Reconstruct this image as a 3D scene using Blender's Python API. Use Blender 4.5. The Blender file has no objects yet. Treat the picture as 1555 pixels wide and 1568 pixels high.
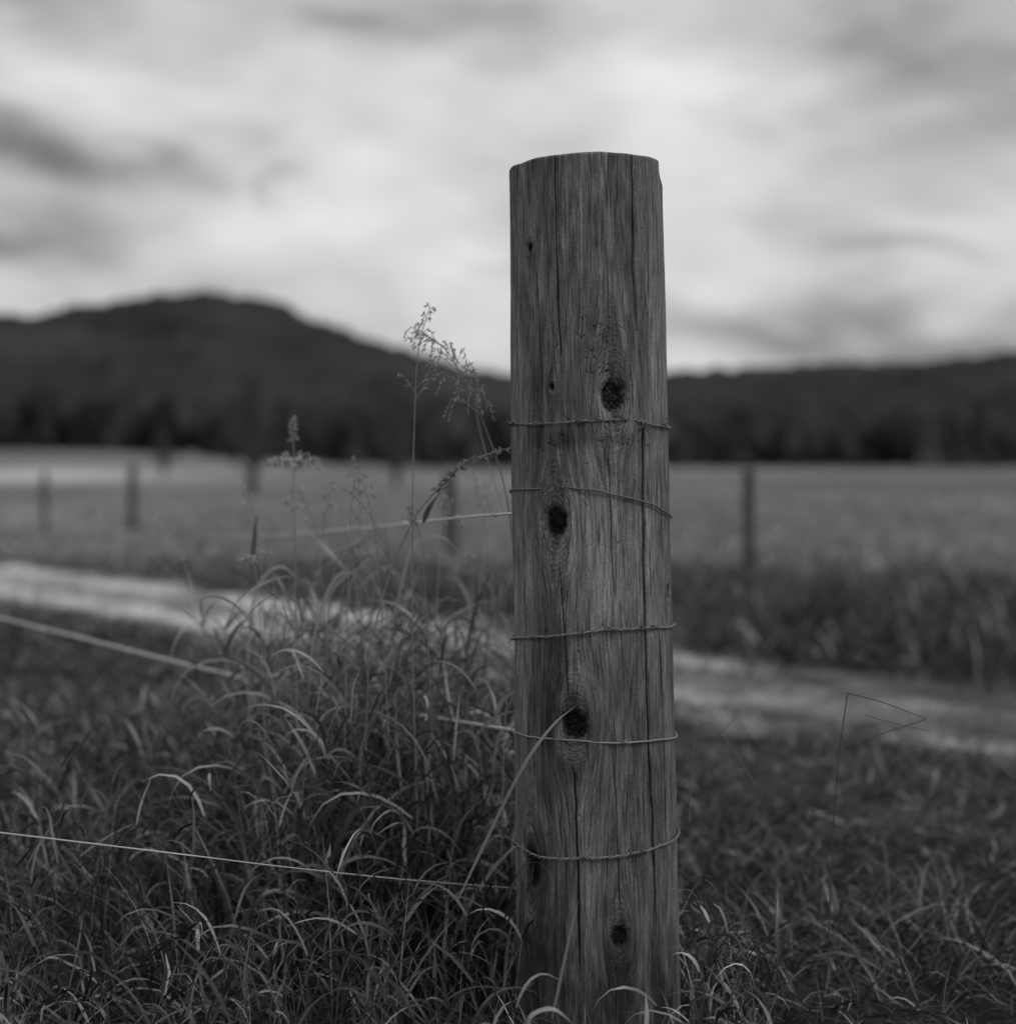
import bpy, math, time
import numpy as np
from mathutils import Vector
rng=np.random.default_rng(7)
sc=bpy.context.scene
sc.view_settings.view_transform='Standard'
sc.view_settings.look='None'
sc.view_settings.exposure=0
T00=time.time()
def lap(s): print('LAP',s,round(time.time()-T00,1))
F=2221.0
CH=0.92
P=math.atan(84/F)
def U(px,py,d):
    c,s=math.cos(P),math.sin(P)
    a=(px-777.5)/F; b=(784-py)/F
    v=np.array([a,c+b*s,-s+b*c])
    v=v*(d/v[1])
    return np.array([0,0,CH])+v
# ---------- noise ----------
def hsh(ix,iy,seed=0):
    h=(ix.astype(np.uint32)*np.uint32(374761393)+iy.astype(np.uint32)*np.uint32(668265263)+np.uint32((seed*1442695041)&0xffffffff))
    h=(h^(h>>np.uint32(13)))*np.uint32(1274126177)
    h=h^(h>>np.uint32(16))
    return (h&np.uint32(0xffffff)).astype(np.float32)/np.float32(0xffffff)
def vn(x,y,seed=0):
    x,y=np.broadcast_arrays(np.asarray(x,np.float32),np.asarray(y,np.float32))
    fx0=np.floor(x);fy0=np.floor(y)
    ix=fx0.astype(np.int32);iy=fy0.astype(np.int32);fx=x-fx0;fy=y-fy0
    fx=fx*fx*(3-2*fx);fy=fy*fy*(3-2*fy)
    a=hsh(ix,iy,seed);b=hsh(ix+1,iy,seed);c=hsh(ix,iy+1,seed);d=hsh(ix+1,iy+1,seed)
    return (a*(1-fx)+b*fx)*(1-fy)+(c*(1-fx)+d*fx)*fy
def fbm(x,y,o=4,seed=0):
    r=0;a=.5;t=0
    for i in range(o):
        r=r+a*vn(x*2**i+i*17.3,y*2**i+i*5.1,seed+i);t+=a;a*=.5
    return r/t
def ss(x,a,b):
    t=np.clip((x-a)/(b-a),0,1);return t*t*(3-2*t)
# ---------- mesh helpers ----------
def mk(name,V,Fq,mat=None,attrs=None,smooth=True,parent=None):
    V=np.ascontiguousarray(V,np.float32)
    me=bpy.data.meshes.new(name)
    k=Fq.shape[1];n=len(Fq)
    me.vertices.add(len(V));me.vertices.foreach_set('co',V.ravel())
    me.loops.add(n*k);me.loops.foreach_set('vertex_index',Fq.astype(np.int32).ravel())
    me.polygons.add(n);me.polygons.foreach_set('loop_start',np.arange(0,n*k,k,dtype=np.int32))
    me.update(calc_edges=True)
    if attrs:
        for k,v in attrs.items():
            v=np.ascontiguousarray(v,np.float32)
            if v.ndim==2:
                a=me.attributes.new(k,'FLOAT_VECTOR','POINT');a.data.foreach_set('vector',v.ravel())
            else:
                a=me.attributes.new(k,'FLOAT','POINT');a.data.foreach_set('value',v)
    me.polygons.foreach_set('use_smooth',np.full(len(me.polygons),smooth))
    o=bpy.data.objects.new(name,me)
    sc.collection.objects.link(o)
    if mat: me.materials.append(mat)
    if parent: o.parent=parent
    return o
def grid_faces(nu,nv,wrap=False):
    i=np.arange(nv-1)[:,None]*nu
    if wrap:
        j=np.arange(nu)[None];j2=(j+1)%nu
    else:
        j=np.arange(nu-1)[None];j2=j+1
    return np.stack([i+j,i+j2,i+nu+j2,i+nu+j],-1).reshape(-1,4)
class Acc:
    def __init__(s): s.V=[];s.Q=[];s.T=[];s.n=0
    def add(s,V,Q,tone):
        s.V.append(V);s.Q.append(Q+s.n);s.n+=len(V);s.T.append(np.broadcast_to(tone,(len(V),)))
    def make(s,name,mat,smooth=True,parent=None):
        return mk(name,np.concatenate(s.V),np.concatenate(s.Q),mat,{'tone':np.concatenate(s.T)},smooth,parent)
def tube(acc,pts,rad,tone=.1,k=6):
    pts=np.asarray(pts,float);n=len(pts)
    rad=np.broadcast_to(rad,(n,))
    T=np.gradient(pts,axis=0);T/=np.linalg.norm(T,axis=1)[:,None]+1e-9
    up=np.array([0.13,.31,.94]);A=np.cross(T,up);A/=np.linalg.norm(A,axis=1)[:,None]+1e-9
    B=np.cross(T,A)
    th=np.arange(k)*2*np.pi/k
    V=pts[:,None]+rad[:,None,None]*(A[:,None]*np.cos(th)[None,:,None]+B[:,None]*np.sin(th)[None,:,None])
    acc.add(V.reshape(-1,3),grid_faces(k,n,True),tone)
def catmull(pts,m=8):
    pts=np.asarray(pts,float)
    Q=np.vstack([2*pts[0]-pts[1],pts,2*pts[-1]-pts[-2]])
    out=[]
    for i in range(1,len(Q)-2):
        p0,p1,p2,p3=Q[i-1],Q[i],Q[i+1],Q[i+2]
        for t in np.arange(m)/m:
            out.append(.5*((2*p1)+(-p0+p2)*t+(2*p0-5*p1+4*p2-p3)*t*t+(-p0+3*p1-3*p2+p3)*t**3))
    out.append(Q[-2]);return np.array(out)
# ---------- material helpers ----------
class N:
    def __init__(s,tree): s.t=tree
    def new(s,typ,**kw):
        n=s.t.nodes.new(typ)
        for k,v in kw.items(): setattr(n,k,v)
        return n
    def L(s,a,b): s.t.links.new(a,b)
    def setin(s,sock,v):
        if hasattr(v,'is_output'): s.L(v,sock)
        else: sock.default_value=v
    def m(s,op,a,b=0.0,c=None,clamp=False):
        n=s.new('ShaderNodeMath',operation=op,use_clamp=clamp)
        s.setin(n.inputs[0],a);s.setin(n.inputs[1],b)
        if c is not None:s.setin(n.inputs[2],c)
        return n.outputs[0]
    def noise(s,vec,scale,detail=4,rough=.55,dist=0):
        n=s.new('ShaderNodeTexNoise');n.inputs['Scale'].default_value=scale;n.inputs['Detail'].default_value=detail
        n.inputs['Roughness'].default_value=rough;n.inputs['Distortion'].default_value=dist
        if vec is not None:s.L(vec,n.inputs['Vector'])
        return n.outputs['Fac']
    def attr(s,name,vec=False):
        n=s.new('ShaderNodeAttribute',attribute_name=name)
        return n.outputs['Vector' if vec else 'Fac']
    def rng(s,v,a,b,c,d):
        n=s.new('ShaderNodeMapRange');s.setin(n.inputs[0],v)
        for i,x in enumerate((a,b,c,d)): s.setin(n.inputs[i+1],x)
        return n.outputs[0]
    def scalev(s,vec,sx,sy,sz):
        n=s.new('ShaderNodeVectorMath',operation='MULTIPLY');s.L(vec,n.inputs[0]);n.inputs[1].default_value=(sx,sy,sz)
        return n.outputs[0]
    def gray(s,v):
        n=s.new('ShaderNodeCombineColor')
        for i in range(3): s.setin(n.inputs[i],v)
        return n.outputs[0]
def newmat(name,rough=.8,spec=.3):
    m=bpy.data.materials.new(name);m.use_nodes=True
    b=m.node_tree.nodes['Principled BSDF'];b.inputs['Roughness'].default_value=rough
    b.inputs['Specular IOR Level'].default_value=spec
    return m,N(m.node_tree),b
def diffmat(name,valfn,bump=None):
    m=bpy.data.materials.new(name);m.use_nodes=True
    n=N(m.node_tree);m.node_tree.nodes.remove(m.node_tree.nodes['Principled BSDF'])
    out=[x for x in n.t.nodes if x.type=='OUTPUT_MATERIAL'][0]
    b=n.new('ShaderNodeBsdfDiffuse')
    n.L(n.gray(valfn(n)),b.inputs[0]);n.L(b.outputs[0],out.inputs[0])
    if bump:
        bp=n.new('ShaderNodeBump');bp.inputs['Strength'].default_value=bump[0];bp.inputs['Distance'].default_value=bump[1]
        g=n.new('ShaderNodeNewGeometry')
        n.L(n.noise(g.outputs['Position'],bump[2],4,.65),bp.inputs['Height']);n.L(bp.outputs[0],b.inputs['Normal'])
    return m
def simple(name,lo,hi,scale=5,usetone=False,bump=None):
    def f(n):
        g=n.new('ShaderNodeNewGeometry')
        v=n.rng(n.noise(g.outputs['Position'],scale,3),.3,.7,lo,hi)
        return n.m('MULTIPLY',v,n.attr('tone')) if usetone else v
    return diffmat(name,f,bump)
# ---------- terrain ----------
TD=np.array([-0.68,0.733]);TN=np.array([0.733,0.68]);TC=np.array([0.0,6.92])
def hwf(s): return np.clip(.82+.025*(s+3),.78,1.45)
def trackd(x,y):
    s=(x-TC[0])*TD[0]+(y-TC[1])*TD[1]
    w=(x-TC[0])*TN[0]+(y-TC[1])*TN[1]
    return s,w,hwf(s)
def gz(x,y):
    x=np.asarray(x,float);y=np.asarray(y,float)
    z=(fbm(x*1.3,y*1.3,4,11)-.5)*.05*np.exp(-np.abs(y)/60)
    z=z+1.5*ss(-x,6,40)*ss(y,30,90)
    z=z+.06*np.exp(-(((x+.5)/.7)**2+((y-3.1)/.6)**2))
    s,w,hw=trackd(x,y)
    m=1-ss(np.abs(w),hw*1.05,hw+.7)
    return z*(1-m)+(-.02)*m
gx=np.sinh(np.linspace(-8,8,380))*1.2;gy=np.sinh(np.linspace(-6,8,400))*1.2+4
X,Y=np.meshgrid(gx,gy);Z=gz(X,Y)
s_,w_,hw_=trackd(X,Y)
Z-=.05*(1-ss(np.abs(w_),hw_*.55,hw_*.8))*(s_<60)*(s_>-9)
tone=.032+0*X
tone+=.05*ss(vn(X*1.6,Y*1.6,61),.5,.9)*ss(X,.2,.8)
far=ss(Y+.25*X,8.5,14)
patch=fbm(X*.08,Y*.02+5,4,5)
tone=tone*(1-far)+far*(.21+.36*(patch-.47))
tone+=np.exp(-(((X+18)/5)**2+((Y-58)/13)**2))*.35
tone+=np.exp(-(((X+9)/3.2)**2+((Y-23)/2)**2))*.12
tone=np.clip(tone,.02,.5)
def fg(n):
    g=n.new('ShaderNodeNewGeometry')
    v=n.m('MULTIPLY',n.attr('tone'),n.rng(n.noise(g.outputs['Position'],3.5,5,.65),.3,.7,.5,1.5))
    return n.m('MULTIPLY',v,n.rng(n.noise(g.outputs['Position'],60,2),.3,.7,.6,1.4))
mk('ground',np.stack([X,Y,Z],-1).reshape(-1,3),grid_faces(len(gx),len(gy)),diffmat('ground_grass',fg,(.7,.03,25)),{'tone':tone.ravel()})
# track
sv=np.linspace(-9,60,1400);wv=np.linspace(-1,1,71)
S,W=np.meshgrid(sv,wv,indexing='ij')
edge=1+.30*(fbm(S*2.5,W*0+3*np.sign(W),4,21)-.5)*2
WW=W*hwf(S)*edge
X=TC[0]+S*TD[0]+WW*TN[0];Y=TC[1]+S*TD[1]+WW*TN[1]
wl=.12*(fbm(S*.8,S*0,3,23)-.5)*2
rut=np.exp(-((np.abs(W+wl)-.45)/.32)**2)
Z=gz(X,Y)+.008-.006*rut*(np.abs(W)<.9)
mot=fbm(S*1.5,W*2.2,5,9)
tn=.10+.36*(.38+.62*rut)*np.clip(.62+3.0*(mot-.44),.10,1.6)
tn*=.70+.85*ss(S,-.5,3.5)
ef=ss(np.abs(W)+.35*(fbm(S*3,W*4,3,29)-.5)*2,.62,.95)
tn=tn*(1-ef)+.05*ef
def ft(n):
    g=n.new('ShaderNodeNewGeometry')
    v=n.m('MULTIPLY',n.attr('tone'),n.rng(n.noise(g.outputs['Position'],4,6,.7),.3,.7,.5,1.5))
    return n.m('MULTIPLY',v,n.rng(n.noise(g.outputs['Position'],110,2),.3,.7,.5,1.5))
mk('gravel_track',np.stack([X,Y,Z],-1).reshape(-1,3),grid_faces(71,1400),diffmat('gravel_track',ft,(.8,.02,60)),{'tone':np.clip(tn,.04,.62).ravel()})
# ---------- hills ----------
mh=simple('forested_hill',.024,.06,.02,bump=(.6,3,.06))
def hill(name,pts,d0,d1,seed,amp):
    px=np.array([p[0] for p in pts]);py=np.array([p[1] for p in pts])
    az=np.arctan((px-777.5)/F);el=(700-py)/F*np.cos(az)
    a=np.linspace(az[0],az[-1],1300)
    e=np.interp(a,az,el)
    k=np.ones(25)/25;e=np.convolve(np.pad(e,12,'edge'),k,'valid')
    dd=np.linspace(0,1.6,60)
    A,D=np.meshgrid(a,dd);E=np.broadcast_to(e,A.shape)
    dist=d0+(d1-d0)*D
    prof=np.where(D<=1,ss(D,-.15,1.0),1-.5*(D-1)**2)
    prof=prof*(1+.12*(fbm(A*18,D*4,3,seed+3)-.5)*np.sin(np.clip(D,0,1)*np.pi))
    z=CH+E*d1*prof-2*(1-np.clip(D*8,0,1))
    z=z+amp*(fbm(A*d1/9,D*25,3,seed)-.45)*np.clip(D*4,0,1)
    mk(name,np.stack([np.sin(A)*dist,np.cos(A)*dist,z],-1).reshape(-1,3),grid_faces(len(a),len(dd)),mh)
hill('hill',[(-1500,600),(-700,540),(-200,500),(0,496),(60,493),(110,480),(150,480),(210,469),(300,461),(380,463),(430,476),(500,506),(600,536),(700,566),(790,586),(1000,612),(1200,690),(1300,705)],330,650,31,8)
hill('hill',[(300,705),(500,640),(700,592),(800,586),(1020,580),(1150,573),(1300,567),(1400,562),(1555,551),(1900,540),(2600,560),(3500,600)],330,820,41,7)
# distant tree belt
acc=Acc()
def crown(acc,x,y,z,h,r,tone,conif):
    nu,nv=9,7
    t=np.linspace(0,1,nv)
    pr=(1-t)**.8*(.55+.45*np.cos(t*np.pi*7)**2) if conif else np.sin(np.pi*np.clip(t*.96+.03,0,1))**.6
    th=np.arange(nu)*2*np.pi/nu
    R=r*pr[:,None]*(.7+.6*rng.random((nv,nu)))
    V=np.stack([x+R*np.cos(th),y+R*np.sin(th),z+h*(.12+.88*t)[:,None]+0*R+rng.normal(0,.03*h,(nv,nu))],-1)
    acc.add(V.reshape(-1,3),grid_faces(nu,nv,True),tone)
DD=[rng.uniform(118,180) if i<1400 else rng.uniform(175,420) for i in range(2500)]
AA=rng.uniform(-.75,.75,2500)
GX=np.sin(AA)*DD;GY=np.cos(AA)*DD;GZ=gz(GX,GY)
for i in range(2500):
    d=DD[i];h=rng.uniform(2.0,4.8)*(1+(d-112)/140)
    crown(acc,GX[i],GY[i],GZ[i]-.2,h,h*rng.uniform(.2,.34),rng.uniform(.5,2.3),rng.random()<.6)
acc.make('distant_trees',simple('distant_foliage',.018,.036,.5,usetone=True))
# ---------- field trees ----------
mbark=simple('bark',.04,.08,8,usetone=True)
mleaf=simple('tree_leaves',.06,.11,3,usetone=True)
def tree(px,base_y,top_y,seed):
    r=np.random.default_rng(seed)
    d=CH*F/(base_y-700);b=U(px,base_y,d);b[2]=gz(b[0],b[1])
    H=(base_y-top_y)/F*d
    e=bpy.data.objects.new('field_tree',None);sc.collection.objects.link(e)
    T=Acc();LV=Acc()
    tr=catmull([b+[0,0,-.1],b+[.02*H,0,H*.3],b+[-.02*H,.02,H*.65],b+[.01,0,H*.97]],6)
    tube(T,tr,np.linspace(.05,.006,len(tr))*H,1,8)
    for i in range(34):
        t=r.uniform(.2,.97);p=tr[int(t*(len(tr)-1))]
        a=r.uniform(0,6.28);ln=H*(.30*(1-t)+.07)*r.uniform(.7,1.2)
        q=p+np.array([math.cos(a)*ln,math.sin(a)*ln,ln*r.uniform(.5,1.2)])
        mid=(p+q)/2+r.normal(0,.03*H,3)
        br=catmull([p,mid,q],4);tube(T,br,np.linspace(.013,.003,len(br))*H,1,5)
        for j in range(60):
            c=br[r.integers(2,len(br))]+r.normal(0,.045*H,3)
            u=r.normal(0,1,3);u/=np.linalg.norm(u);v=np.cross(u,r.normal(0,1,3));v/=np.linalg.norm(v)
            s=.014*H
            LV.add(np.array([c-u*s,c+v*s*.5,c+u*s,c-v*s*.5]),np.array([[0,1,2,3]]),r.uniform(.6,1.4))
    T.make('trunk_and_limbs',mbark,parent=e);LV.make('leaves',mleaf,False,parent=e)
tree(385,756,570,1)
tree(605,750,640,2)
tree(250,735,660,3)
# ---------- background fence posts ----------
mpost=simple('weathered_post',.05,.11,14,usetone=True,bump=(.4,.01,40))
def bgpost(px,base_y,top_y,wpx,lean=0):
    d=CH*F/(base_y-700);b=U(px,base_y,d);z0=float(gz(b[0],b[1]))
    top=U(px+lean,top_y,d)
    A=Acc();r=wpx/F*d/2
    n_=26;t=np.linspace(0,1,n_);th=np.arange(16)*2*np.pi/16
    base=np.array([b[0],b[1],z0-.15])
    c=base+(top-base)*t[:,None]
    R=r*(1.08-.1*t)[:,None]*(1+.08*(rng.random((n_,16))-.5))
    V=np.stack([c[:,0,None]+R*np.cos(th),c[:,1,None]+R*np.sin(th),c[:,2,None]+0*R],-1).reshape(-1,3)
    A.add(V,grid_faces(16,n_,True),1)
    capR=V[-16:];cen=c[-1]+[0,0,.012]
    W=np.vstack([capR*.999+[0,0,0],(capR-c[-1])*.6+c[-1]+[0,0,.01],(capR-c[-1])*.02+cen])
    A.add(W,grid_faces(16,3,True),1.3)
    A.make('wooden_fence_post',mpost)
    return base,top
lap('setting')
# ---------- main post ----------
D=F/1000.
cb=U(914,1450,D);ct=U(896,250,D)
zt=U(896,258,D)[2]
def axis(z):
    t=(z-cb[2])/(ct[2]-cb[2])
    return cb[0]+(ct[0]-cb[0])*t, D+0*t, .1255+(.1155-.1255)*t
def pix_to_cyl(px,py):
    z=U(px,py,D)[2]
    for _ in range(6):
        cx,cy,R=axis(z)
        y=D
        for __ in range(5):
            x=(px-777.5)/F*y
            sx=np.clip((x-cx)/R,-.995,.995)
            y=cy-R*math.sqrt(1-sx*sx)
        z=U(px,py,y)[2]
    return math.asin(sx),z
NV=1150
th=np.concatenate([np.linspace(-1.65,1.65,620),np.linspace(1.65,2*np.pi-1.65,102)[1:-1]])
th=np.where(th>np.pi,th-2*np.pi,th)
NU=len(th)
zz=np.linspace(-.15,zt,NV)
TH,ZZ=np.meshgrid(th.astype(np.float32),zz.astype(np.float32))
cx,cy,R=axis(ZZ)
R0=.12
S=TH*R0
s1d=S[0]
knots=[(938,608,.0245,1.1),(851,800,.022,1.2),(880,1112,.026,.95),(816,1330,.018,2.1),(950,1435,.014,1.3),(812,380,.006,1.3),(845,592,.005,1.2),
       (1022,905,.008,1.8)]
kn=[]
for (a,b_,r,el) in knots:
    t,z=pix_to_cyl(a,b_);kn.append((t*R0,z,r,el))
for i in range(9):
    kn.append((rng.choice([-1,1])*rng.uniform(1.9,3.0)*R0,rng.uniform(.1,1.1),rng.uniform(.006,.02),1.3))
PSI=S+.0035*(fbm(S*3,ZZ*1.6,2,70)-.5)
knot=np.zeros_like(S);ring=np.zeros_like(S);ringm=np.zeros_like(S);disp=np.zeros_like(S)
for (s0,z0,a,el) in kn:
    A2=(a*1.45)**2
    ds=S-s0;dz=ZZ-z0
    r2=ds**2+(dz/2.8)**2
    PSI-=ds*A2/np.maximum(r2,A2)*.9*np.exp(-r2/(.05**2))
    ci=np.where(np.abs(s1d-s0)<a*6+.01)[0];ri=np.where(np.abs(zz-z0)<a*10+.01)[0]
    sl=(slice(ri[0],ri[-1]+1),ci)
    ds=S[sl]-s0;dz=ZZ[sl]-z0
    ds=ds+.0020*(fbm(ds*110+s0*50,dz*110,3,int(z0*999)%97)-.5)*2
    dz=dz+.0024*(fbm(ds*110+s0*50,dz*90+3,3,int(z0*999)%91)-.5)*2
    rk=np.sqrt(ds**2+(dz/el)**2)
    rw=rk*(1+.25*(vn(np.arctan2(dz,ds)*1.8+5,rk*60,55)-.5))
    core=(1-ss(rw,a*.66,a*.93))*(.80+.20*ss(fbm(ds*260,dz*260,3,57),.3,.6))
    knot[sl]=np.maximum(knot[sl],core)
    re=np.sqrt(ds**2+(dz/(el*1.8))**2)*(1+.10*(vn(ds*120,dz*60,56)-.5))
    mm=np.exp(-np.maximum(re-a*.8,0)/(a*.95))
    upd=mm>ringm[sl]
    ring[sl]=np.where(upd,re,ring[sl]);ringm[sl]=np.maximum(ringm[sl],mm)
    big=min(a/.02,1)
    disp[sl]+=.005*big*np.exp(-((re-a*1.2)/(a*.6))**2)-.011*big*core*(.6+.6*vn(ds*200,dz*200,5))-.003*big*np.exp(-((rw-a*.9)/(a*.12))**2)
ring_lines=np.sin(ring/.0038*2*np.pi)
crack=np.zeros_like(S)
def addcrack(pts,w,depth,seed,k=1.0):
    c=[pix_to_cyl(*p) for p in pts]
    zs=np.array([q[1] for q in c])[::-1];ts=np.array([q[0]*R0 for q in c])[::-1]
    ri=np.where((zz>=zs[0])&(zz<=zs[-1]+.02))[0]
    if len(ri)<3:return
    z=zz[ri]
    line=np.interp(z,zs,ts)+.0018*(fbm(z*25,z*0+seed,3,seed)-.5)*2
    e=ss(z,zs[0],zs[0]+.03)
    if zs[-1]<zt-.03: e=e*(1-ss(z,zs[-1]-.03,zs[-1]))
    ww=w*(.45+.9*fbm(z*12,z*0+seed*3,2,seed+1))*np.sqrt(np.maximum(e,.0001))
    ci=np.where((s1d>line.min()-.008)&(s1d<line.max()+.008))[0]
    if len(ci)==0:return
    sl=np.ix_(ri,ci)
    g=np.exp(-((s1d[ci][None]-line[:,None])/ww[:,None])**2)*e[:,None]
    crack[sl]=np.maximum(crack[sl],g*k);disp[sl]=disp[sl]-depth*g
addcrack([(984,640),(985,760),(987,900),(990,1010),(995,1150),(1002,1300),(1008,1440)],.0020,.006,3)
addcrack([(849,225),(850,330),(853,430),(857,560)],.0011,.003,4,.9)
addcrack([(964,225),(966,300),(968,430),(975,520)],.0012,.003,5,.8)
addcrack([(857,850),(866,1000),(872,1080)],.0011,.003,6,.8)
addcrack([(803,870),(806,1060),(812,1200)],.0011,.003,7,.8)
addcrack([(880,1160),(884,1300),(890,1500)],.0015,.004,8)
addcrack([(1010,960),(1016,1100),(1022,1300)],.0011,.003,9,.8)
addcrack([(792,235),(790,400),(791,600)],.0012,.003,10,.8)
addcrack([(820,400),(826,520),(832,640)],.0008,.002,11,.6)
addcrack([(940,1150),(946,1260),(950,1400)],.0009,.002,12,.7)
addcrack([(930,680),(935,800),(940,940)],.0008,.002,13,.6)
for i in range(300):
    x0=rng.uniform(786,1022);y0=rng.uniform(232,1500);L=rng.uniform(12,100)
    addcrack([(x0,y0),(x0+rng.normal(0,1.5),y0+L/2),(x0+rng.normal(0,2.5),y0+L)],rng.uniform(.0005,.0011),.0010,20+i,rng.uniform(.2,.75))
def tear(px,py,L,w,k):
    t,z=pix_to_cyl(px,py);s0=t*R0
    ci=np.where(np.abs(s1d-s0)<L*1.3)[0];ri=np.where(np.abs(zz-z)<.03)[0];sl=np.ix_(ri,ci)
    ds=s1d[ci][None]-s0;c0=z+.006*(fbm(ds*220+px,ds*0,3,9)-.5)*2+ds*rng.uniform(-.5,.5)
    g=np.exp(-((zz[ri][:,None]-c0)/w)**2)*np.exp(-(ds/L)**4)*ss(fbm(ds*400+px,ds*0+py,2,4),.35,.6)
    crack[sl]=np.maximum(crack[sl],k*g);disp[sl]=disp[sl]-.0015*g
for i in range(26): tear(rng.normal(925,18),rng.uniform(480,575),rng.uniform(.003,.009),.0013,.35)
for i in range(22): tear(rng.uniform(800,1000),rng.uniform(640,690),rng.uniform(.003,.010),.0016,.5)
for i in range(30): tear(rng.uniform(795,1010),rng.uniform(250,1400),rng.uniform(.002,.006),.0012,.4)
disp+=.0025*(fbm(S*9,ZZ*3,3,80)-.5)*2+.0012*(fbm(PSI*60,ZZ*5,3,81)-.5)*2+.0008*(fbm(PSI*300,ZZ*10,2,82)-.5)*2
tc,zc=pix_to_cyl(1008,262)
chip=ss(S,tc*R0-.012,tc*R0+.03)*(1-ss(S,tc*R0+.10,tc*R0+.16))*ss(ZZ,zc-.022,zc+.012)
disp-=.014*chip
disp-=.002*ss(ZZ,zt-.003,zt)**2
# weathering tones; moss and grass shade painted into the colour at the post foot
bt=.82+.42*(fbm(S*14,ZZ*2.4,4,90)-.5)*2+.38*(fbm(PSI*45,ZZ*5,4,95)-.5)*2+.28*(fbm(PSI*120,ZZ*30,3,97)-.5)*2
def blob(px,py,sx,sy,a):
    t,z=pix_to_cyl(px,py)
    bt[:]=bt+a*np.exp(-(((S-t*R0)/sx)**2+((ZZ-z)/sy)**2))
blob(905,860,.10,.10,.45);blob(840,1120,.05,.15,-.32);blob(1000,560,.012,.16,.6)
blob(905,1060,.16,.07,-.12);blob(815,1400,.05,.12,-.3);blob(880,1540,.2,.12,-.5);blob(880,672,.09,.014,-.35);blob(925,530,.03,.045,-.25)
blob(900,930,.018,.05,-.25);blob(960,1250,.02,.12,.2);blob(812,870,.012,.07,.5);blob(975,860,.02,.06,.35);blob(905,1400,.015,.1,.35)
blob(938,480,.006,.05,-.25);blob(925,700,.01,.03,-.2);blob(865,900,.01,.05,-.2);blob(900,1280,.2,.2,-.1)
for (s0,z0,a,el) in kn:
    bt=bt-.28*np.exp(-(((S-s0)/(a*1.2))**2+((ZZ-z0)/(a*2.6))**2))
bt=np.clip(bt,.20,1.8)
phi=PSI/R0
gc=np.stack([R0*np.cos(phi),R0*np.sin(phi),ZZ],-1).reshape(-1,3)
RR=R+disp
wave=.0022*(fbm(TH*2+9,TH*0,3,33)-.5)*2+.003*np.sin(TH)*1.2
w8=ss(ZZ,zt-.06,zt)
V=np.stack([cx+RR*np.sin(TH),cy-RR*np.cos(TH),ZZ+wave*w8],-1).reshape(-1,3)
Fc=grid_faces(NU,NV,True)
last=V[-NU:];cen=last.mean(0)
caps=[(last-cen)*f_+cen+[0,0,dz] for f_,dz in ((.97,.001),(.7,.0015),(.35,.001),(.01,.001))]
n0=len(V)
V=np.vstack([V]+caps)
Fc=np.vstack([Fc,grid_faces(NU,5,True)+(n0-NU)])
def pad(a):
    a=a.reshape(NV*NU,-1);e=np.tile(a[-NU:],(4,1));r=np.vstack([a,e]);return r if r.shape[1]>1 else r[:,0]
mw,n,b=newmat('weathered_wood',.85,.2)
gcv=n.attr('gc',True)
f1=n.noise(n.scalev(gcv,1,1,.045),450,4,.68)
f2=n.noise(n.scalev(gcv,1,1,.07),110,3,.6)
f3=n.noise(n.scalev(gcv,1,1,.10),16,2,.5)
cath=n.m('SINE',n.m('MULTIPLY',f3,100.0))
rl=n.attr('ringl');rm=n.attr('ringm')
lin=n.m('ADD',n.m('MULTIPLY',n.m('MULTIPLY',cath,.35),n.m('SUBTRACT',1.0,rm)),n.m('MULTIPLY',rl,n.m('MULTIPLY',rm,.95)))
spk=n.noise(n.scalev(gcv,1,1,.5),650,3,.65)
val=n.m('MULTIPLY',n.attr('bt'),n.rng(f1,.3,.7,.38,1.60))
val=n.m('MULTIPLY',val,n.rng(f2,.3,.7,.78,1.22))
val=n.m('MULTIPLY',val,n.rng(lin,-1,1,.70,1.26))
val=n.m('MULTIPLY',val,n.rng(spk,.3,.7,.58,1.42))
val=n.m('MULTIPLY',val,.20)
dk=n.m('MAXIMUM',n.m('MULTIPLY',n.attr('knot'),.90),n.m('MULTIPLY',n.attr('crack'),.90))
chk=n.noise(n.scalev(gcv,1,1,.05),260,2,.5)
dk=n.m('MAXIMUM',dk,n.rng(chk,.31,.39,.5,0.0))
val=n.m('MULTIPLY',val,n.m('SUBTRACT',1.0,dk))
val=n.m('MAXIMUM',val,.006)
n.L(n.gray(val),b.inputs['Base Color'])
hgt=n.m('ADD',n.m('MULTIPLY',f1,.6),n.m('ADD',n.m('MULTIPLY',lin,.08),n.m('ADD',n.m('MULTIPLY',spk,.4),n.m('MULTIPLY',dk,-.5))))
bp=n.new('ShaderNodeBump');bp.inputs['Strength'].default_value=1.0;bp.inputs['Distance'].default_value=.003
n.L(hgt,bp.inputs['Height']);n.L(bp.outputs[0],b.inputs['Normal'])
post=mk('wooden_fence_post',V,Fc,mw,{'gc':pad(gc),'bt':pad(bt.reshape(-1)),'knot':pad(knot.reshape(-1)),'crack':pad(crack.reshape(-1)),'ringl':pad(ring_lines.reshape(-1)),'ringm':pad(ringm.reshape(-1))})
lap('post')
mwire,n,b=newmat('rusty_wire',.55,.5)
n.L(n.gray(n.attr('tone')),b.inputs['Base Color'])
b.inputs['Metallic'].default_value=.5
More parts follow.
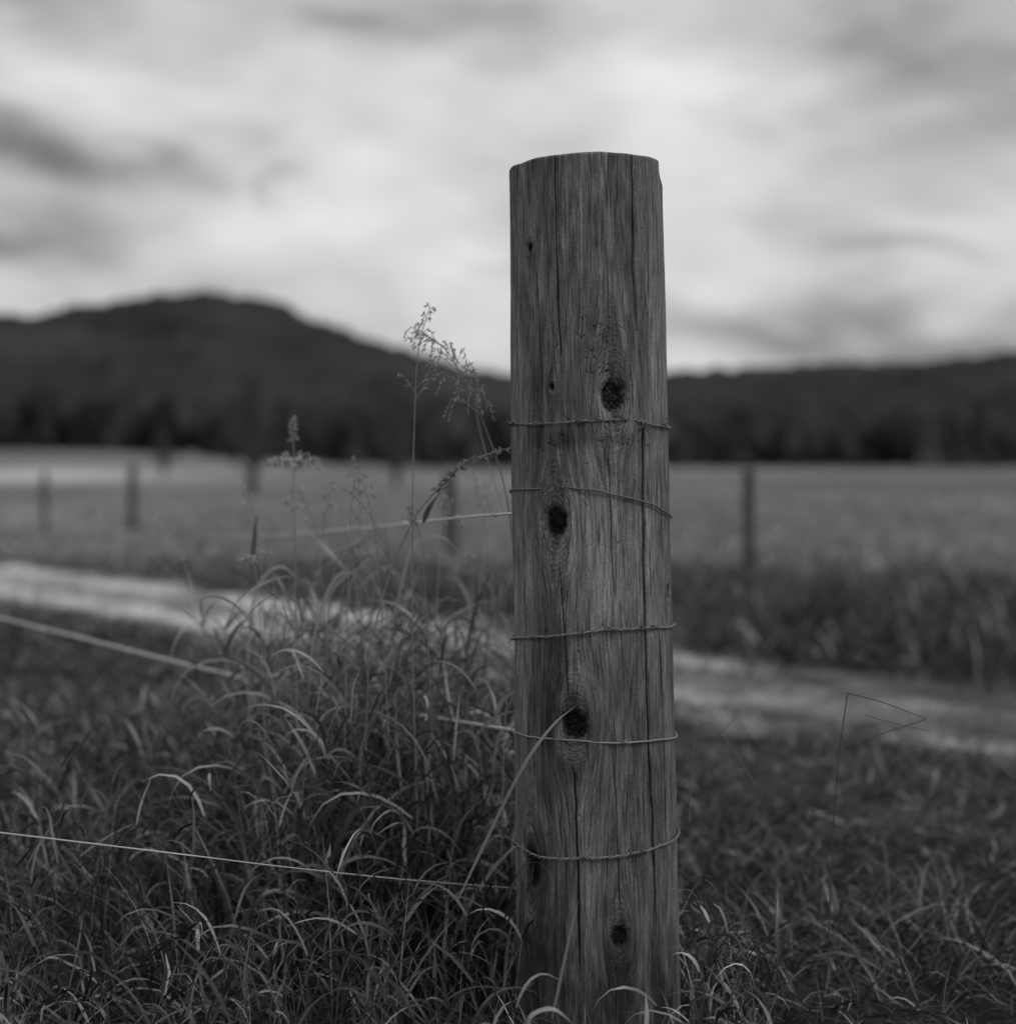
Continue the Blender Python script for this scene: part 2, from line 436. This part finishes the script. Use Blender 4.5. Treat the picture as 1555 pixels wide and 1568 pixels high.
def loop(pts,r,twist=False,tone=.12,burr=0):
    c=[pix_to_cyl(*p) for p in pts]
    t=np.array([q[0] for q in c]);z=np.array([q[1] for q in c])
    tt=np.append(t,t[0]+2*np.pi);zc_=np.append(z,z[0])
    T=np.linspace(tt[0],tt[-1],260);Z=np.interp(T,tt,zc_)
    Z=np.convolve(np.pad(Z,4,'edge'),np.ones(9)/9,'valid')
    Z=Z+.0016*(fbm(T*5,T*0+z[0]*30,3,8)-.5)*2
    A=Acc()
    cx,cy,R=axis(Z)
    Rw=R+r+.0020
    base=np.stack([cx+Rw*np.sin(T),cy-Rw*np.cos(T),Z],-1)
    if twist:
        tt2=np.linspace(0,259,1100);Pb=np.stack([np.interp(tt2,np.arange(260),base[:,i]) for i in range(3)],-1)
        T2=np.interp(tt2,np.arange(260),T)
        for k_ in (0,np.pi):
            ph=T2*42+k_
            P_=Pb+np.stack([np.sin(T2)*np.cos(ph),-np.cos(T2)*np.cos(ph),np.sin(ph)],-1)*r*1.0
            tube(A,P_,r*.8,tone*(1 if k_ else 1.5),6)
    else: tube(A,base,r,tone,8)
    for i in range(burr):
        a=rng.uniform(-1.45,1.45);zz_=np.interp(a,T,Z);cx_,cy_,R_=axis(zz_);c0=np.array([cx_+(R_+.004)*math.sin(a),cy_-(R_+.004)*math.cos(a),zz_])
        tg=np.array([math.cos(a),math.sin(a),0]);nrm=np.array([math.sin(a),-math.cos(a),0])
        q=np.linspace(0,2*np.pi*2.2,30)
        P_=c0+np.outer(np.linspace(-.004,.004,30),tg)+np.outer(np.cos(q)*.0028,nrm)+np.outer(np.sin(q)*.0032,[0,0,1])
        P_[0]+=nrm*.004+tg*-.003+np.array([0,0,.004]);P_[-1]+=nrm*.004+tg*.003-np.array([0,0,.004])
        tube(A,P_,.0009,tone,5)
    A.make('wire_loop',mwire,parent=post)
loop([(783,650),(840,649),(900,644),(960,642),(1000,650),(1022,655)],.0011,True,.16,6)
loop([(784,751),(820,748),(870,746),(920,752),(985,768),(1010,780),(1026,794)],.0014,False,.14,1)
loop([(786,979),(830,975),(870,972),(930,964),(985,961),(1028,957)],.0013,True,.17,4)
loop([(786,1118),(815,1128),(870,1133),(960,1137),(1000,1134),(1034,1127)],.0015,False,.25,1)
loop([(790,1288),(805,1300),(830,1312),(900,1314),(960,1308),(1005,1296),(1038,1272)],.0014,True,.17,4)
def staple(px,py):
    t,z=pix_to_cyl(px,py);cx_,cy_,R_=axis(z)
    nrm=np.array([math.sin(t),-math.cos(t),0]);tg=np.array([math.cos(t),math.sin(t),0]);c0=np.array([cx_,cy_,z])+nrm*R_
    q=np.linspace(0,np.pi,12)
    P_=c0+np.outer(np.sin(q)*.007-.002,nrm)+np.outer(np.cos(q)*.007,[0,0,1])+np.outer(np.cos(q)*.002,tg)
    A=Acc();tube(A,P_,.0013,.12,6);A.make('staple',mwire,parent=post)
for p in ((980,652),(852,746),(893,968),(965,1307),(860,1134)): staple(*p)
pa=bgpost(203,818,712,13);pb=bgpost(68,815,724,9);pc=bgpost(692,850,728,20,-4);bgpost(1146,888,722,18,0)
mw2,n,b=newmat('fence_wire',.4,.5)
n.L(n.gray(n.attr('tone')),b.inputs['Base Color']);b.inputs['Metallic'].default_value=.3
def wire3(P_,r,tone,barbs=()):
    A=Acc()
    tube(A,P_,r,tone,8)
    for f in barbs:
        k=f*(len(P_)-1);i=int(k);c0=P_[i]+(P_[i+1]-P_[i])*(k-i);tg=P_[i+1]-P_[i];tg/=np.linalg.norm(tg)
        n1=np.cross(tg,[0,0,1]);n1/=np.linalg.norm(n1);n2=np.cross(tg,n1)
        q=np.linspace(0,2*np.pi*2.25,30)
        B=c0+np.outer(np.linspace(-.005,.005,30),tg)+np.outer(np.cos(q)*(r+.0012),n1)+np.outer(np.sin(q)*(r+.0012),n2)
        B=np.vstack([B[0]+n2*.012+n1*.004,B,B[-1]-n2*.012+n1*.004]);tube(A,B,.001,tone,5)
    A.make('fence_wire',mw2)
def wire(pts,r,tone,barbs=()): wire3(catmull([U(*p) for p in pts],14),r,tone,barbs)
wire([(800,785,2.24),(700,793,2.5),(530,811,3.1),(350,822,4.3),(200,820,7.5),(68,795,17.8)],.0021,.6,(.1,.2,.3,.4))
wire([(-90,924,4.1),(0,946,3.9),(90,968,3.7),(200,996,3.5),(330,1028,3.3),(560,1080,2.9),(820,1124,2.3)],.0030,.6,(.12,.3,.5,.7))
wire([(-90,1264,2.0),(0,1275,2.0),(150,1293,2.02),(300,1311,2.05),(430,1327,2.14),(620,1347,2.28),(810,1362,2.34)],.0010,.5)
for f in (.55,.9):
    pts=[p[0]+(p[1]-p[0])*f+np.array([0,-.06,0]) for p in (pc,pa,pb)]
    ext=pts[2]+(pts[2]-pts[1])*1.5
    wire3(catmull([pts[0],(pts[0]+pts[1])/2-[0,0,.02],pts[1],(pts[1]+pts[2])/2-[0,0,.02],pts[2],ext],8),.004,.45)
lap('wires')
# ---------- grass ----------
def blades(acc,x,y,L,w,lean,curl,phi,tone,K=6,ex=1.6,zo=0.0,taper=True,dark=.6):
    n_=len(x);t=np.linspace(0,1,K+1)
    ang=lean[:,None]+curl[:,None]*t[None]**ex
    ang=np.minimum(ang,2.85)
    st=(L/K)[:,None]
    am=(ang[:,1:]+ang[:,:-1])/2
    ph=phi[:,None]+np.cumsum(rng.normal(0,.16,(n_,K)),1)
    dx=np.sin(am)*np.cos(ph)*st;dy=np.sin(am)*np.sin(ph)*st;dz=np.cos(am)*st
    zg=gz(x,y);z0=zg-.01+zo
    C=np.zeros((n_,K+1,3))
    C[:,0]=np.stack([x,y,z0],-1)
    C[:,1:,0]=x[:,None]+np.cumsum(dx,1);C[:,1:,1]=y[:,None]+np.cumsum(dy,1);C[:,1:,2]=z0[:,None]+np.cumsum(dz,1)
    C[:,:,2]=np.maximum(C[:,:,2],zg[:,None]+.005)
    tw=rng.uniform(0,np.pi,n_)[:,None]+rng.normal(0,1.2,n_)[:,None]*t[None]
    php=phi[:,None]+0*t
    sx=-np.sin(php);sy=np.cos(php)
    nx=np.cos(ang)*np.cos(php);ny=np.cos(ang)*np.sin(php);nz=-np.sin(ang)
    c=np.cos(tw*.5);s_=np.sin(tw*.5)
    SV=np.stack([c*sx+s_*nx,c*sy+s_*ny,s_*nz],-1)
    prof=(.55+.45*np.sin(np.pi*np.clip(t*1.3+.1,0,1)))*np.clip((1-t)*2.2,0.04,1)**.8
    hwid=(w/2)[:,None]*prof[None]
    V=np.stack([C+SV*hwid[...,None],C-SV*hwid[...,None]],2).reshape(-1,3)
    bi=(np.arange(n_)*(K+1)*2)[:,None]+np.arange(K)[None]*2
    Q=np.stack([bi,bi+1,bi+3,bi+2],-1).reshape(-1,4)
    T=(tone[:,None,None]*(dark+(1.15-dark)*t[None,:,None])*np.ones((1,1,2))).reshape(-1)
    acc.V.append(V);acc.Q.append(Q+acc.n);acc.n+=len(V);acc.T.append(T)
    return C
def tones(n_,base,straw):
    tt=base*np.exp(rng.normal(0,.5,n_));st=rng.random(n_)<straw;tt[st]=rng.uniform(.25,.62,st.sum())
    return np.clip(tt,.02,.65)
def okmask(x,y,r=.01):
    s,w_,hw=trackd(x,y)
    ok=(y>1.45)&(rng.random(len(x))<.03+.97*ss(np.abs(w_)/hw,.50,.95))
    cxp,cyp,RP=axis(np.zeros(len(x)));ok&=np.hypot(x-cxp,y-cyp)>RP+r
    return ok
def tufts(acc,xs,ys,nb,Lf,wr,spread,tone,leanr=(.05,.6),curlr=(.3,2.2),straw=.15,K=6,wind=0.0,ex=1.6,tv=.35,free=False):
    idx=np.repeat(np.arange(len(xs)),nb)
    tft=np.exp(rng.normal(0,tv,len(xs)))
    n_=len(idx)
    x=xs[idx]+rng.normal(0,spread,n_);y=ys[idx]+rng.normal(0,spread,n_)
    phi=np.arctan2(y-ys[idx],x-xs[idx])+rng.normal(0,1.3,n_)
    if wind:
        phi=np.arctan2(np.sin(phi),np.cos(phi)+wind)
    L=Lf(x,y)*rng.uniform(.4,1.15,n_)
    ok=(L>.015)
    if not free: ok&=okmask(x,y)
    tt=tones(n_,tone,straw)*np.minimum(tft[idx],1.8)
    args=[x,y,L,rng.uniform(*wr,n_),rng.uniform(*leanr,n_),rng.uniform(*curlr,n_),phi,np.clip(tt,.02,.65)]
    blades(acc,*[a[ok] for a in args],K=K,ex=ex)
def culms(acc,x,y,H,nleaf,Lr,wr,tone,straw,lean=(0,.22),h0=.15,K=7):
    ok=okmask(x,y,.02);x=x[ok];y=y[ok];n_=len(x)
    H=H(x,y)*rng.uniform(.6,1.15,n_)
    C=blades(acc,x,y,H,rng.uniform(.0020,.0032,n_),rng.uniform(*lean,n_),rng.uniform(.1,.8,n_),rng.uniform(0,6.28,n_),tones(n_,tone*1.1,straw),K=6,ex=2,dark=.45)
    idx=np.repeat(np.arange(n_),nleaf);m=len(idx)
    f=rng.uniform(h0,1,m)**.8*6;i0=np.minimum(f.astype(int),5);fr=(f-i0)[:,None]
    Pp=C[idx,i0]*(1-fr)+C[idx,i0+1]*fr
    L=rng.uniform(*Lr,m)*(.6+.6*rng.random(m))
    zo=Pp[:,2]-gz(Pp[:,0],Pp[:,1])+.01
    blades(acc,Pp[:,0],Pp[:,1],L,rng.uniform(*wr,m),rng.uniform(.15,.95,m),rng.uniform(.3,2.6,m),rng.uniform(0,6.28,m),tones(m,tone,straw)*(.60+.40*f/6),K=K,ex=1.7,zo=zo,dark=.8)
def scatter(n_,d0,d1,x0,x1,pw=1):
    d=d0+(d1-d0)*rng.random(n_)**pw
    a=rng.uniform(x0,x1,n_)
    return (a-777.5)/F*d,d
mg=bpy.data.materials.new('grass_blade');mg.use_nodes=True
n=N(mg.node_tree);mg.node_tree.nodes.remove(mg.node_tree.nodes['Principled BSDF'])
out=[x for x in n.t.nodes if x.type=='OUTPUT_MATERIAL'][0]
gr=n.gray(n.attr('tone'))
df=n.new('ShaderNodeBsdfDiffuse');n.L(gr,df.inputs[0])
tr=n.new('ShaderNodeBsdfTranslucent');n.L(gr,tr.inputs[0])
mx=n.new('ShaderNodeMixShader');mx.inputs[0].default_value=.2
n.L(df.outputs[0],mx.inputs[1]);n.L(tr.outputs[0],mx.inputs[2])
gl=n.new('ShaderNodeBsdfGlossy');gl.inputs['Roughness'].default_value=.4;gl.inputs[0].default_value=(.8,.8,.8,1)
mx2=n.new('ShaderNodeMixShader');mx2.inputs[0].default_value=.05
n.L(mx.outputs[0],mx2.inputs[1]);n.L(gl.outputs[0],mx2.inputs[2]);n.L(mx2.outputs[0],out.inputs[0])
G=Acc()
patchy=lambda x,y,s,sd: ss(fbm(x*s,y*s,2,sd),.3,.7)
# tall clump left of the post
x,d=scatter(1000,2.42,3.3,390,800)
culms(G,x,d,lambda x,y:.44+.36*(vn(x*6,y*6,2)-.4),4,(.08,.22),(.0035,.0075),.10,.25)
x,d=scatter(110,2.42,3.0,400,790)
culms(G,x,d,lambda x,y:.66+.16*(vn(x*9,y*9,3)-.5),3,(.09,.20),(.003,.0065),.11,.32)
x,d=scatter(160,2.42,3.3,385,800)
tufts(G,x,d,10,lambda x,y:.42+0*x,(.004,.008),.06,.06,(.0,.4),(.3,2.2),.08,7,ex=2)
# meadow left
x,d=scatter(1700,2.15,4.6,-250,800,.85)
culms(G,x,d,lambda x,y:.15+.20*patchy(x,y,3.0,4)-.05*(y>4)+.05*(x>-.75),3,(.06,.16),(.0035,.0068),.066,.13,K=5)
x,d=scatter(420,2.1,4.6,-250,800,.85)
tufts(G,x,d,11,lambda x,y:.20+.14*patchy(x,y,3,4)-.05*(y>4),(.003,.0065),.06,.055,(.1,1.1),(.3,2.2),.10,6,wind=-.2,ex=2)
x,d=scatter(650,4.4,9.4,-250,850)
tufts(G,x,d,11,lambda x,y:.20-.13*ss(y,4.6,6.2),(.006,.010),.07,.085,(.1,.8),(.3,2),.12,4)
# near foreground left
x,d=scatter(540,1.5,2.25,-150,790)
culms(G,x,d,lambda x,y:.13+.18*patchy(x,y,4,14)+.12*(y-1.9),3,(.06,.16),(.003,.0062),.062,.15,K=6)
x,d=scatter(150,1.5,2.25,-150,790)
tufts(G,x,d,10,lambda x,y:.22+.10*(y-1.9),(.003,.006),.05,.055,(.3,1.3),(.3,2.2),.14,6,ex=2)
x,d=scatter(46,1.85,2.15,780,1060)
tufts(G,x,d,8,lambda x,y:.18+0*x,(.003,.006),.03,.07,(.1,.8),(.3,2),.12,7)
x,d=scatter(120,2.0,2.5,1035,1180)
culms(G,x,d,lambda x,y:.20-.6*np.clip(x/y-.14,0,.2),3,(.06,.14),(.003,.0055),.07,.16,K=6)
x,d=scatter(170,1.8,2.8,1100,1750)
tufts(G,x,d,8,lambda x,y:.07+.13*patchy(x,y,4,24),(.0022,.0045),.05,.06,(.1,.9),(.3,2),.12,5)
# right short pasture
x,d=scatter(1900,2.4,6.4,1000,1900,.8)
tufts(G,x,d,13,lambda x,y:.045+.075*patchy(x,y,2.5,34),(.0022,.005),.05,.065,(.25,1.2),(.2,1.3),.12,4,wind=.4,tv=.7)
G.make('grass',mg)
G2=Acc()
x,d=scatter(2300,6.0,13,-300,1900)
tufts(G2,x,d,11,lambda x,y:.07+.20*ss(x,.2,1.4)*(1-ss(y+.4*x,10,13))+.06*(vn(x*1.5,y*1.5,44)-.3),(.008,.014),.1,.058,(.1,.7),(.2,1.6),.06,4,tv=.6)
x,d=scatter(2800,12,42,-300,1900,1.2)
tufts(G2,x,d,8,lambda x,y:.10+.05*patchy(x,y,.3,66),(.02,.035),.25,.20,(.1,.8),(.2,1.4),.12,3,tv=.5)
# weeds along the crown and edges of the track
s=rng.uniform(-4,9,500);w_=rng.normal(0,.12,500)
tufts(G2,TC[0]+s*TD[0]+w_*TN[0],TC[1]+s*TD[1]+w_*TN[1],26,lambda x,y:.045+0*x,(.004,.008),.09,.10,(.2,1.),(.2,1.4),.1,3,free=True)
s=rng.uniform(-4,12,800);w_=rng.choice([-1,1],800)*hwf(s)*rng.normal(.85,.16,800)
tufts(G2,TC[0]+s*TD[0]+w_*TN[0],TC[1]+s*TD[1]+w_*TN[1],16,lambda x,y:.07+0*x,(.004,.009),.07,.075,(.2,1.),(.2,1.4),.1,4,free=True)
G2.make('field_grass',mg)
lap('grass')
# ---------- individual stems / seed heads ----------
def spikelet(A,p,dirn,l,w,tone):
    dirn=dirn/(np.linalg.norm(dirn)+1e-9)
    s=np.linspace(0,1,5);tube(A,p+np.outer(s*l,dirn),np.maximum(np.sin(np.pi*(s*.92+.04)),.05)*w,tone,5)
def stem(A,pts,r0,r1,tone,m=8):
    P_=catmull([U(*p) for p in pts],m);tube(A,P_,np.linspace(r0,r1,len(P_)),tone,6);return P_
def panicle(A,P_,f0,f1,nbr,blen,tone,droop=.5,sp=.004,side=0):
    for i in range(nbr):
        f=f0+(f1-f0)*(i+.5)/nbr
        k=f*(len(P_)-1);i0=min(int(k),len(P_)-2);p=P_[i0]+(P_[i0+1]-P_[i0])*(k-i0)
        t=P_[i0+1]-P_[i0];t/=np.linalg.norm(t)
        a=rng.uniform(0,6.28);o=np.array([math.cos(a)+side,math.sin(a)*.6,0])
        L=blen*(1-.65*(i/nbr))*rng.uniform(.5,1.2)
        q=p+t*L*.6+o*L*.6;e=q+o*L*.3+t*L*.2+np.array([0,0,-L*droop])
        br=catmull([p,q,e],5);tube(A,br,.00045,tone,4)
        for j in range(3,len(br)):
            if rng.random()<.85:
                dv=(br[j]-br[j-1])/np.linalg.norm(br[j]-br[j-1])+rng.normal(0,.5,3)
                spikelet(A,br[j],dv,sp*rng.uniform(1,1.8),sp*.24,tone*rng.uniform(.8,1.5))
def plant(fn,name='grass_seed_head'):
    A=Acc();fn(A);A.make(name,mg)
def s1(A):
    P_=stem(A,[(640,1290,2.45),(633,1050,2.42),(631,830,2.38),(634,660,2.36),(640,540,2.35),(658,468,2.34)],.0017,.0005,.4)
    panicle(A,P_,.80,1,12,.026,.45,.3,.0042);panicle(A,P_,.66,.70,6,.06,.42,.1)
def s2(A):
    P_=stem(A,[(800,1150,2.5),(790,900,2.45),(775,760,2.4),(745,660,2.4),(720,605,2.38),(690,545,2.36),(648,508,2.36)],.0015,.0005,.33)
    panicle(A,P_,.55,1,34,.06,.45,.8,.0050)
def s3(A):
    P_=stem(A,[(462,1150,2.7),(455,950,2.68),(451,760,2.65),(448,640,2.65)],.0018,.0007,.3)
    panicle(A,P_,.88,1,22,.007,.33,.1,.0042);panicle(A,P_,.72,.82,7,.05,.35,.4,.005)
    P_=stem(A,[(560,1000,2.6),(525,790,2.6),(480,712,2.6),(420,703,2.6)],.0017,.0006,.36)
    panicle(A,P_,.62,1,34,.028,.42,.6,.0055)
def s4(A):
    P_=stem(A,[(560,1010,2.4),(600,870,2.38),(640,785,2.35),(685,735,2.3),(722,705,2.26),(776,688,2.2)],.0015,.0010,.33,10)
    panicle(A,P_,.5,1,40,.009,.35,.05,.005)
def s7(A):
    for i in range(18):
        px=rng.uniform(390,775);d=rng.uniform(2.4,2.9);ty=rng.uniform(700,870);dx=rng.uniform(-50,50)
        P_=stem(A,[(px,1150,d),(px+dx*.2,980,d),(px+dx*.5,(ty+900)/2,d),(px+dx,ty,d)],.0014,.0005,.32)
        panicle(A,P_,.75,1,10,.018,.38,.4,.0045)
def s5(A):
    stem(A,[(1268,1440,2.2),(1275,1270,2.18),(1284,1160,2.16),(1297,1061,2.15)],.0012,.0008,.10)
    stem(A,[(1297,1061,2.15),(1350,1075,2.14),(1418,1101,2.13)],.0013,.0006,.12)
    stem(A,[(1418,1101,2.13),(1360,1120,2.13),(1290,1142,2.14)],.0009,.0005,.10)
    stem(A,[(1325,1095,2.14),(1370,1108,2.14),(1425,1120,2.13)],.0007,.0004,.10)
def s6(A):
    stem(A,[(1030,1225,2.3),(1045,1190,2.28),(1075,1152,2.26),(1124,1101,2.22)],.0014,.0005,.28)
    stem(A,[(1055,1260,2.3),(1060,1160,2.3),(1072,1110,2.3),(1095,1112,2.3),(1130,1160,2.3),(1158,1205,2.3)],.0010,.0004,.2)
for f_ in (s1,s2,s3,s4,s7): plant(f_)
for f_ in (s5,s6): plant(f_,'grass_stalk')
def ribbon(A,pts,w,tone,tw=.5):
    P_=catmull([U(*p) for p in pts],9);n_=len(P_);t=np.linspace(0,1,n_)
    T=np.gradient(P_,axis=0);T/=np.linalg.norm(T,axis=1)[:,None]
    view=np.array([0,-1,.25]);sd=np.cross(T,view);sd/=np.linalg.norm(sd,axis=1)[:,None]+1e-9
    nn=np.cross(T,sd);a=tw*np.sin(t*4+tone*30)
    sd=sd*np.cos(a)[:,None]+nn*np.sin(a)[:,None]
    hw_=w/2*np.clip(np.minimum(t*3+.4,(1-t)*2.5+.03),0,1)
    V=np.stack([P_+sd*hw_[:,None],P_-sd*hw_[:,None]],1).reshape(-1,3)
    i=np.arange(n_-1)*2
    A.add(V,np.stack([i,i+1,i+3,i+2],-1),tone)
A=Acc()
R_=[([(700,1380,2.03),(745,1285,2.03),(800,1175,2.03),(845,1112,2.04),(882,1080,2.05)],.005,.22),
([(845,1560,2.0),(862,1480,2.0),(875,1420,2.0),(886,1378,2.0)],.005,.2),
([(648,800,2.4),(656,780,2.4),(672,756,2.38)],.009,.06),
([(386,870,2.7),(390,820,2.7),(394,783,2.7)],.010,.08),
([(600,960,2.6),(625,855,2.6),(645,826,2.6),(680,824,2.58),(706,852,2.57)],.006,.32),
([(560,1060,2.7),(600,1000,2.7),(640,985,2.65),(690,1010,2.6)],.006,.35),
([(470,1100,2.6),(480,980,2.6),(510,890,2.6),(545,880,2.6),(570,930,2.6)],.006,.33),
([(385,1180,2.8),(380,1000,2.8),(395,900,2.8),(430,868,2.8),(470,900,2.8)],.007,.3),
([(985,1600,1.95),(990,1560,1.95),(988,1520,1.95)],.007,.4),
([(820,1600,1.9),(810,1560,1.9),(845,1545,1.9),(880,1570,1.9)],.006,.3),
([(610,880,2.5),(560,780,2.5),(500,730,2.5)],.002,.25),([(780,820,2.5),(735,660,2.5),(728,600,2.5)],.002,.25),
([(540,1160,2.6),(555,1050,2.6),(553,960,2.6)],.006,.1)]
for p,w,t in R_: ribbon(A,p,w,t)
A.make('grass',mg)
# ---------- sky: cloud layer dome ----------
blobs=[(90,260,190,52,-.33,12),(120,60,150,45,-.10,10),(60,395,170,40,-.22,0),(420,300,60,18,-.14,25),(350,225,60,18,-.11,15),(600,25,180,35,-.20,0),(0,0,220,60,-.18,0),
(1500,100,200,80,-.24,0),(1400,415,130,20,-.16,8),(1350,525,360,45,-.30,0),(1250,150,120,25,-.06,5),(450,400,180,50,.05,-5),(650,330,220,40,.05,10),(1000,180,240,90,.07,0),(1150,440,140,40,.05,0),(230,130,90,30,.06,15),(740,400,50,16,-.09,15),(60,185,100,10,.08,12),(1550,270,150,110,-.10,0),(800,-350,900,260,-.12,0),(-300,250,200,200,-.15,0),(250,470,140,25,-.06,0)]
azs=np.concatenate([np.linspace(-.5,.5,520),np.linspace(.5,2*np.pi-.5,180)[1:-1]])
els=np.concatenate([np.linspace(-.06,.45,300),np.linspace(.45,np.pi/2-.004,60)[1:]])
AZ,EL=np.meshgrid(azs,els)
AW=np.where(AZ>np.pi,AZ-2*np.pi,AZ)
dxn=np.sin(AZ)*np.cos(EL);dyn=np.cos(AZ)*np.cos(EL);dzn=np.sin(EL)
def sn(f,sz,o,seed):
    return .5*fbm(dxn*f+9,dzn*f*sz+dxn*f*.35+3,o,seed)*1.0+.5*fbm(dyn*f*.5+dxn*f*.8+31,dzn*f*sz-dxn*f*.15+7,o,seed+50)
a_=AW+.11*(sn(10,1.8,3,201)-.5)*2;e_=EL+.05*(sn(10,1.8,3,231)-.5)*2
cl=.465+0*AZ
for (px,py,sx,sy,am,rot) in blobs:
    da=a_-math.atan((px-777.5)/F);de=e_-math.atan((700-py)/F)
    r_=math.radians(rot);c_,s_=math.cos(r_),math.sin(r_)
    cl=cl+am*1.1*np.exp(-(((da*c_-de*s_)/(sx/F))**2+((da*s_+de*c_)/(sy/F))**2))
cl=cl+.18*(sn(9,2.0,3,301)-.5)*2+.13*(sn(22,2.2,4,331)-.5)*2
cl=np.clip(cl,.08,.75)
ms=bpy.data.materials.new('cloud_layer');ms.use_nodes=True
n=N(ms.node_tree);ms.node_tree.nodes.remove(ms.node_tree.nodes['Principled BSDF'])
out=[x for x in n.t.nodes if x.type=='OUTPUT_MATERIAL'][0]
em=n.new('ShaderNodeEmission');n.L(n.gray(n.attr('tone')),em.inputs[0]);em.inputs[1].default_value=1.25
tp=n.new('ShaderNodeBsdfTransparent');tp.inputs[0].default_value=(.25,.25,.25,1)
ad=n.new('ShaderNodeAddShader');n.L(em.outputs[0],ad.inputs[0]);n.L(tp.outputs[0],ad.inputs[1]);n.L(ad.outputs[0],out.inputs[0])
ms.cycles.emission_sampling='NONE'
RS=5000
mk('sky',np.stack([dxn,dyn,dzn],-1).reshape(-1,3)*RS,grid_faces(len(azs),len(els),True),ms,{'tone':cl.ravel()})
lap('sky')
# ---------- world ----------
w=bpy.data.worlds.new('World');sc.world=w;w.use_nodes=True
n=N(w.node_tree);bg=w.node_tree.nodes['Background']
sky=n.new('ShaderNodeTexSky',sky_type='NISHITA');sky.sun_disc=False
SE,SR=math.radians(50),math.radians(130)
sky.sun_elevation=SE;sky.sun_rotation=SR
bw=n.new('ShaderNodeRGBToBW');n.L(sky.outputs[0],bw.inputs[0])
n.L(bw.outputs[0],bg.inputs[0]);bg.inputs[1].default_value=.05
sl=bpy.data.lights.new('sun','SUN');sl.energy=3.6;sl.angle=math.radians(12);sl.color=(1,1,1)
so=bpy.data.objects.new('sun',sl);sc.collection.objects.link(so)
dv=Vector((math.sin(SR)*math.cos(SE),math.cos(SR)*math.cos(SE),math.sin(SE)))
so.rotation_euler=dv.to_track_quat('Z','Y').to_euler()
cd=bpy.data.cameras.new('camera');co=bpy.data.objects.new('camera',cd);sc.collection.objects.link(co)
cd.sensor_fit='HORIZONTAL';cd.sensor_width=56;cd.lens=80;cd.clip_end=20000;cd.clip_start=.05
co.location=(0,0,CH);co.rotation_euler=(math.pi/2-P,0,0)
cd.dof.use_dof=True;cd.dof.focus_distance=2.13;cd.dof.aperture_fstop=2.8
sc.camera=co
